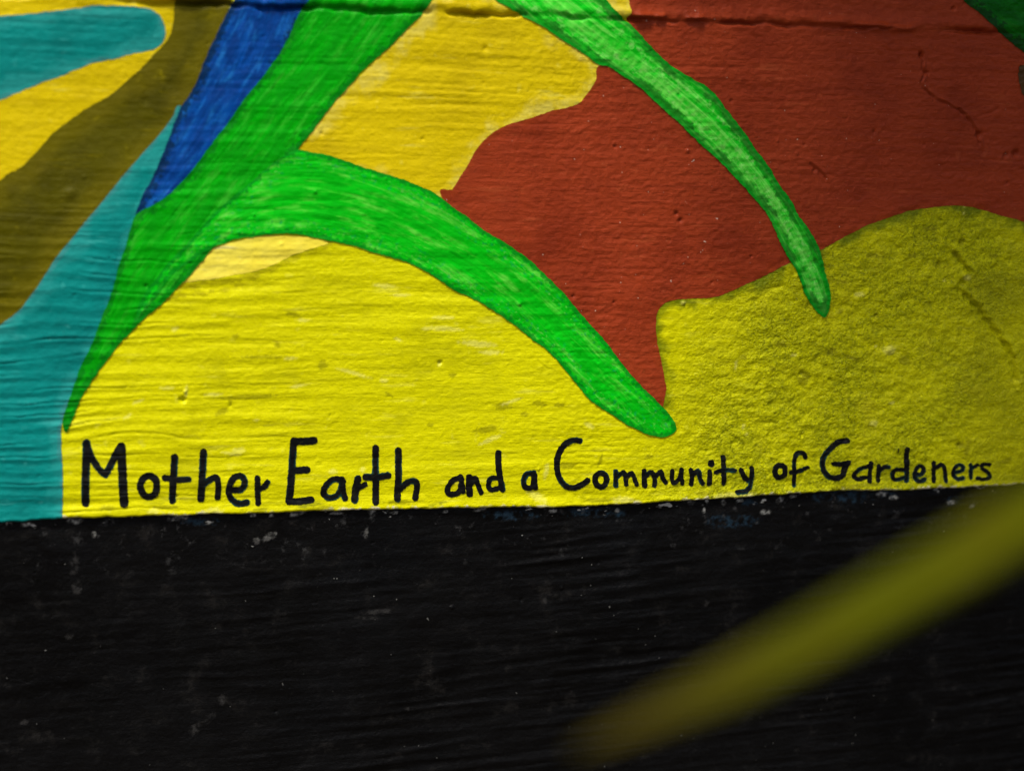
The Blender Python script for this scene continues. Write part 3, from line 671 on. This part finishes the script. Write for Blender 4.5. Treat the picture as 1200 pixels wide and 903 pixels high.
# ------------------------------------------------------------------ lettering
def ring(cx, cy, rx, ry, r, n=10):
    rs = np.random.RandomState(int(cx))
    p = [(cx+rx*math.cos(k*2*math.pi/n)*(1+rs.uniform(-.06, .06)), cy+ry*math.sin(k*2*math.pi/n)*(1+rs.uniform(-.05, .05))) for k in range(n)]
    return (p+[p[0]], r)
W1, W2, W3, W4, W5, W6, W7, W8 = (70, 490), (230, 490), (380, 490), (500, 490), (630, 490), (780, 490), (930, 490), (1000, 480)
LETTERS = [
 (W1, [([(188, 170), (186, 300), (180, 450), (181, 592)], 29), ([(192, 180), (225, 270), (275, 350), (320, 392)], 24), ([(320, 392), (365, 310), (400, 235), (430, 190)], 25), ([(432, 195), (438, 330), (445, 480), (452, 594)], 31)]),
 (W1, [ring(626, 473, 59, 76, 25)]),
 (W1, [([(806, 272), (800, 400), (793, 500), (792, 575)], 25), ([(738, 414), (820, 427), (905, 424)], 21)]),
 (W1, [([(1010, 235), (1005, 330), (1000, 430), (992, 562)], 26), ([(1010, 462), (1060, 425), (1100, 412), (1114, 470), (1110, 556)], 22)]),
 (W2, [([(240, 500), (315, 498), (340, 440), (308, 402), (255, 425), (228, 500), (245, 565), (300, 598), (355, 590)], 23)]),
 (W2, [([(430, 420), (430, 500), (435, 595)], 21), ([(440, 498), (478, 478), (500, 447)], 21)]),
 (W2, [([(685, 158), (675, 300), (665, 450), (652, 582)], 26), ([(685, 162), (760, 162), (828, 156)], 27), ([(690, 366), (778, 360)], 25), ([(652, 582), (720, 582), (808, 570)], 24)]),
 (W2, [([(1025, 428), (960, 428), (905, 480), (898, 535), (945, 558), (1000, 530), (1030, 440)], 22), ([(1025, 430), (1028, 500), (1045, 560)], 23)]),
 (W3, [([(235, 422), (222, 490), (213, 572)], 26), ([(225, 500), (285, 463)], 20)]),
 (W3, [([(362, 210), (360, 330), (362, 450), (360, 584)], 24), ([(292, 410), (370, 411), (446, 400)], 25)]),
 (W3, [([(522, 228), (522, 350), (520, 450), (514, 562)], 25), ([(530, 500), (585, 450), (638, 442), (652, 480), (640, 560)], 22)]),
 (W4, [([(240, 410), (180, 440), (146, 500), (168, 534), (232, 515), (245, 430)], 20), ([(240, 408), (250, 470), (258, 515)], 19)]),
 (W4, [([(300, 414), (298, 480), (304, 532)], 24), ([(315, 455), (342, 420), (362, 470), (384, 522)], 19)]),
 (W4, [([(505, 242), (505, 340), (520, 430), (534, 500)], 22), ([(500, 420), (452, 420), (434, 468), (455, 502), (510, 490)], 18)]),
 (W4, [([(750, 385), (702, 392), (680, 448), (700, 486), (745, 478), (760, 400)], 20), ([(754, 382), (757, 440), (765, 490)], 20)]),
 (W4, [([(1075, 156), (1030, 151), (970, 182), (928, 250), (914, 330), (930, 410), (970, 468), (1020, 489), (1080, 472), (1130, 437)], 21)]),
 (W5, [ring(445, 430, 41, 50, 20)]),
 (W5, [([(548, 372), (548, 420), (550, 470)], 18), ([(556, 412), (602, 376), (618, 420), (622, 462)], 16), ([(626, 410), (660, 382), (676, 415), (695, 463)], 16)]),
 (W5, [([(748, 368), (748, 420), (752, 470)], 19), ([(758, 405), (796, 376), (822, 420), (820, 468)], 17), ([(830, 405), (865, 372), (880, 420), (902, 452)], 16)]),
 (W5, [([(945, 368), (945, 430), (965, 454), (1000, 412), (1010, 358)], 16), ([(1010, 358), (1010, 410), (1020, 458)], 16)]),
 (W5, [([(1075, 362), (1085, 410), (1080, 462)], 17), ([(1084, 405), (1126, 368), (1142, 420), (1160, 458)], 17)]),
 (W6, [([(312, 376), (312, 420), (308, 460)], 18), ([(322, 312), (322, 322)], 23)]),
 (W6, [([(405, 272), (408, 360), (412, 460)], 17), ([(355, 380), (410, 362), (485, 365)], 15)]),
 (W6, [([(530, 362), (552, 410), (580, 438)], 18), ([(605, 350), (604, 420), (594, 478), (560, 512), (502, 518)], 17)]),
 (W6, [ring(803, 372, 36, 43, 19)]),
 (W6, [([(985, 275), (968, 246), (935, 243), (908, 272), (902, 330), (905, 400), (905, 470)], 16), ([(880, 380), (940, 368), (995, 345)], 16)]),
 (W7, [([(380, 158), (320, 167), (260, 212), (212, 280), (208, 350), (240, 402), (290, 422), (342, 408), (362, 360), (380, 315)], 20), ([(290, 322), (340, 323), (388, 312)], 19)]),
 (W7, [([(540, 332), (470, 357), (430, 398), (450, 428), (510, 418)], 16), ([(547, 315), (540, 380), (535, 442)], 16)]),
 (W7, [([(600, 338), (600, 390), (598, 436)], 17), ([(605, 372), (640, 342), (668, 342)], 15)]),
 (W7, [([(795, 216), (795, 300), (797, 438)], 18), ([(780, 362), (722, 362), (697, 400), (720, 433), (780, 415)], 15), ([(733, 212), (731, 238)], 4)]),
 (W7, [([(856, 395), (900, 390), (915, 352), (885, 337), (852, 380), (860, 428), (893, 440), (922, 426)], 15)]),
 (W7, [([(985, 312), (985, 380), (985, 438)], 16), ([(990, 352), (1040, 327), (1064, 370), (1070, 438)], 16)]),
 (W8, [([(710, 440), (758, 430), (772, 402), (748, 387), (712, 412), (706, 460), (735, 484), (772, 480)], 15)]),
 (W8, [([(825, 388), (830, 440), (830, 478)], 14), ([(835, 412), (875, 387)], 13)]),
 (W8, [([(958, 385), (915, 382), (905, 410), (948, 440), (960, 472), (920, 488), (872, 480)], 14)]),
]
TEXT = 'MotherEarthandaCommunityofGardeners'
assert len(TEXT) == len(LETTERS)
for k, (o_, strokes) in enumerate(LETTERS):
    S = []
    for pts, r in strokes:
        p = np.array(pts, float)/6+np.array(o_)
        S.append((smooth_open(p, 5), r/6))
    allp = np.vstack([s[0] for s in S]); R_ = max(s[1] for s in S)+3
    cx, cz = chart_to_wall([(allp[:, 0].min()-R_, allp[:, 1].max()+R_), (allp[:, 0].max()+R_, allp[:, 1].min()-R_),
                            (allp[:, 0].min()-R_, allp[:, 1].min()-R_), (allp[:, 0].max()+R_, allp[:, 1].max()+R_)])
    gx = np.arange(cx.min(), cx.max(), .00055); gz = np.arange(cz.min(), cz.max(), .00055)
    X = np.repeat(gx[:, None], len(gz), 1); Z = np.repeat(gz[None, :], len(gx), 0)
    U, V = wall_to_chart(X, Z)
    d = np.full(U.shape, -99.0)
    for pl, r in S:
        dd, ss, tt = line_dist(pl, U, V)
        d = np.maximum(d, r*(1+.10*perlin(ss/7, ss*0+k*3.7, 95))-dd)
    d = d+.75*perlin(U/3.0, V/3.0, 96)+.55*perlin(U/1.4, V/1.4, 97)-2.2*sstep(.52, .72, perlin(U/2.6, V/2.6, 98))
    sheet('letter', X, Z, relief(X.copy(), Z.copy()), d, .0004, mats['letter'], upper, {'edge': d})['label'] = 'black hand-painted letter %s of the inscription' % TEXT[k]

# ------------------------------------------------------------------ strap-leaved plant in front of the wall
def leaf_mat():
    M = Mat('strap_leaf')
    c = M.mix(M.rng(M.attr('across'), 0, .5), (.098, .104, .0006), (.050, .056, .0004))
    c = M.mix(M.rng(M.noise(60, 3), .4, .7), c, (.07, .07, .0008))
    c = M.mix(M.rng(M.attr('along'), .66, .95, 0, .9), c, (.048, .036, .003))
    M.bump(M.noise(200, 2), .0004)
    M.b.inputs['Transmission Weight'].default_value = 0
    return M.done(c, .6, .04)
mats['leaf'] = leaf_mat()

plant = bpy.data.objects.new('strap_leaved_plant', None); col.objects.link(plant)
BASE = np.array([.34, -.80, 0.0]); plant.location = BASE
tag(plant, 'garden plant with long olive green strap leaf arching in front of the black base', 'plant')

def cam_point(px, py, depth):
    return CAM + depth*(FW + (px-600)/PXF*RT - (py-451.5)/PXF*UP)

def blade(pts, width, face, name='leaf'):
    P = smooth_open(pts, 8); n = len(P); V = []; al = []; ac = []
    for i in range(n):
        t = P[min(i+1, n-1)]-P[max(i-1, 0)]; t /= np.linalg.norm(t)
        side = np.cross(t, face); side /= np.linalg.norm(side); nor = np.cross(side, t)
        f = i/(n-1)
        wd = width*(.55+.45*min(1, f*3))*max(0.04, (1-((f-.45)/.55)**2.0 if f > .45 else 1))**.8
        for a in (-1, -.5, 0, .5, 1):
            V.append(P[i]+side*a*wd/2+nor*(abs(a)*wd*.16)); al.append(f); ac.append(abs(a))
        for a in (.5, 0, -.5):
            V.append(P[i]+side*a*wd/2+nor*(abs(a)*wd*.16-.0007)); al.append(f); ac.append(abs(a))
    V = np.array(V)-BASE
    q = []
    for i in range(n-1):
        for k in range(8):
            a, b = i*8+k, i*8+(k+1) % 8; q.append((a, b, b+8, a+8))
    return build_mesh(name, V, q, [tuple(range(7, -1, -1)), tuple(range((n-1)*8, n*8))], mats['leaf'], plant, {'along': al, 'across': ac})

d0 = .455
tip = cam_point(672, 878, d0-.005)
blade([BASE+[0, 0, -.02], BASE+[.01, .0, .30], BASE+[-.02, -.01, .58], cam_point(1560, 395, .56), cam_point(1360, 490, .51), cam_point(1200, 606, .465), cam_point(1040, 700, .458), cam_point(880, 786, d0), cam_point(770, 836, d0-.003), tip], .0195, -FW)
random.seed(3)
for az, ln, lean in [(-20, .75, .55), (15, .85, .7), (40, .65, .8), (-45, .8, .5), (70, .7, .75), (-75, .6, .8), (100, .55, .7), (5, .55, .35)]:
    a = math.radians(az); d = np.array([math.cos(a), math.sin(a)*.6, 0])
    b = BASE+np.array([random.uniform(-.03, .03), random.uniform(-.03, .03), -.02])
    pts = [b+d*lean*ln*(f**1.7)+np.array([0, 0, ln*(1.25*f-.75*f**3*lean*1.3)]) for f in np.linspace(0, 1, 7)]
    blade(pts, .020, -d+np.array([0, 0, .6]))

# ------------------------------------------------------------------ unseen tree added behind the wall to darken the mural's upper right
def tree():
    import bmesh
    T = bpy.data.objects.new('added_shade_tree', None); col.objects.link(T); T.location = (1.1, .75, 0)
    tag(T, 'unseen leafy tree added behind the wall to shade the mural', 'tree')
    O = np.array([1.1, .75, 0]); rs = np.random.RandomState(8)
    bark = plain('bark', (.11, .085, .06), .9)
    M = Mat('tree_leaf'); c = M.mix(M.rng(M.noise(9, 3), .4, .65), (.05, .10, .02), (.09, .14, .03)); mleaf = M.done(c, .5, .3)
    def tube(pts, r0, r1, nm):
        P = smooth_open(pts, 5); V = []; q = []
        for i, p in enumerate(P):
            t = P[min(i+1, len(P)-1)]-P[max(i-1, 0)]; t /= np.linalg.norm(t)
            a = np.cross(t, [.3, .9, .2]); a /= np.linalg.norm(a); b = np.cross(t, a); f = i/(len(P)-1); r = r0+(r1-r0)*f
            for k in range(8):
                an = k*math.pi/4; V.append(p+r*(a*math.cos(an)+b*math.sin(an)))
            if i:
                for k in range(8):
                    k2 = (k+1) % 8; q.append(((i-1)*8+k, (i-1)*8+k2, i*8+k2, i*8+k))
        return build_mesh(nm, np.array(V)-O, q, [], bark, T)
    tube([(1.1, .75, -.1), (1.12, .74, .8), (1.05, .72, 1.6), (1.0, .7, 2.4), (1.05, .75, 3.2)], .10, .03, 'trunk')
    ends = BRANCHES
    for e in ends:
        e = np.array(e); s0 = np.array([1.05, .72, 1.5+.35*rs.rand()])
        tube([s0, s0*.5+e*.5+[0, 0, .14], e], .03, .008, 'branch')
    cl = []
    for e in ends:
        for k in range(9): cl.append((np.array(e)+rs.normal(0, 1, 3)*[.20, .12, .09], .10))
    for k in range(60): cl.append((np.array([1.1, .8, 2.6])+rs.normal(0, 1, 3)*[.45, .4, .45], .18))
    V = []; q = []
    for cc, rad in cl:
        for k in range(LEAVES):
            p = cc+rs.normal(0, 1, 3)*rad*.6; d = rs.normal(0, 1, 3); d[2] -= .4; d /= np.linalg.norm(d)
            sd = np.cross(d, rs.normal(0, 1, 3)); sd /= np.linalg.norm(sd); ln = rs.uniform(.05, .085); n0 = len(V)
            nn = np.cross(d, sd)
            V += [p, p+d*ln*.5+sd*ln*.26+nn*.004, p+d*ln, p+d*ln*.5-sd*ln*.26+nn*.004]; q.append((n0, n0+1, n0+2, n0+3))
    build_mesh('crown', np.array(V)-O, q, [], mleaf, T)
BRANCHES = [(.12, -.38, 1.66), (.30, -.42, 1.60), (.48, -.40, 1.58), (.30, -.56, 1.64), (.48, -.60, 1.62), (.66, -.50, 1.60), (.62, -.22, 1.62), (.95, -.40, 1.62), (.52, -.72, 1.70), (1.1, -.15, 1.8), (.40, -.36, 1.52), (.56, -.42, 1.50), (.34, -.30, 1.50), (.62, -.60, 1.55)]  # branch ends set where they shade the upper right of the mural
LEAVES = 28
tree()
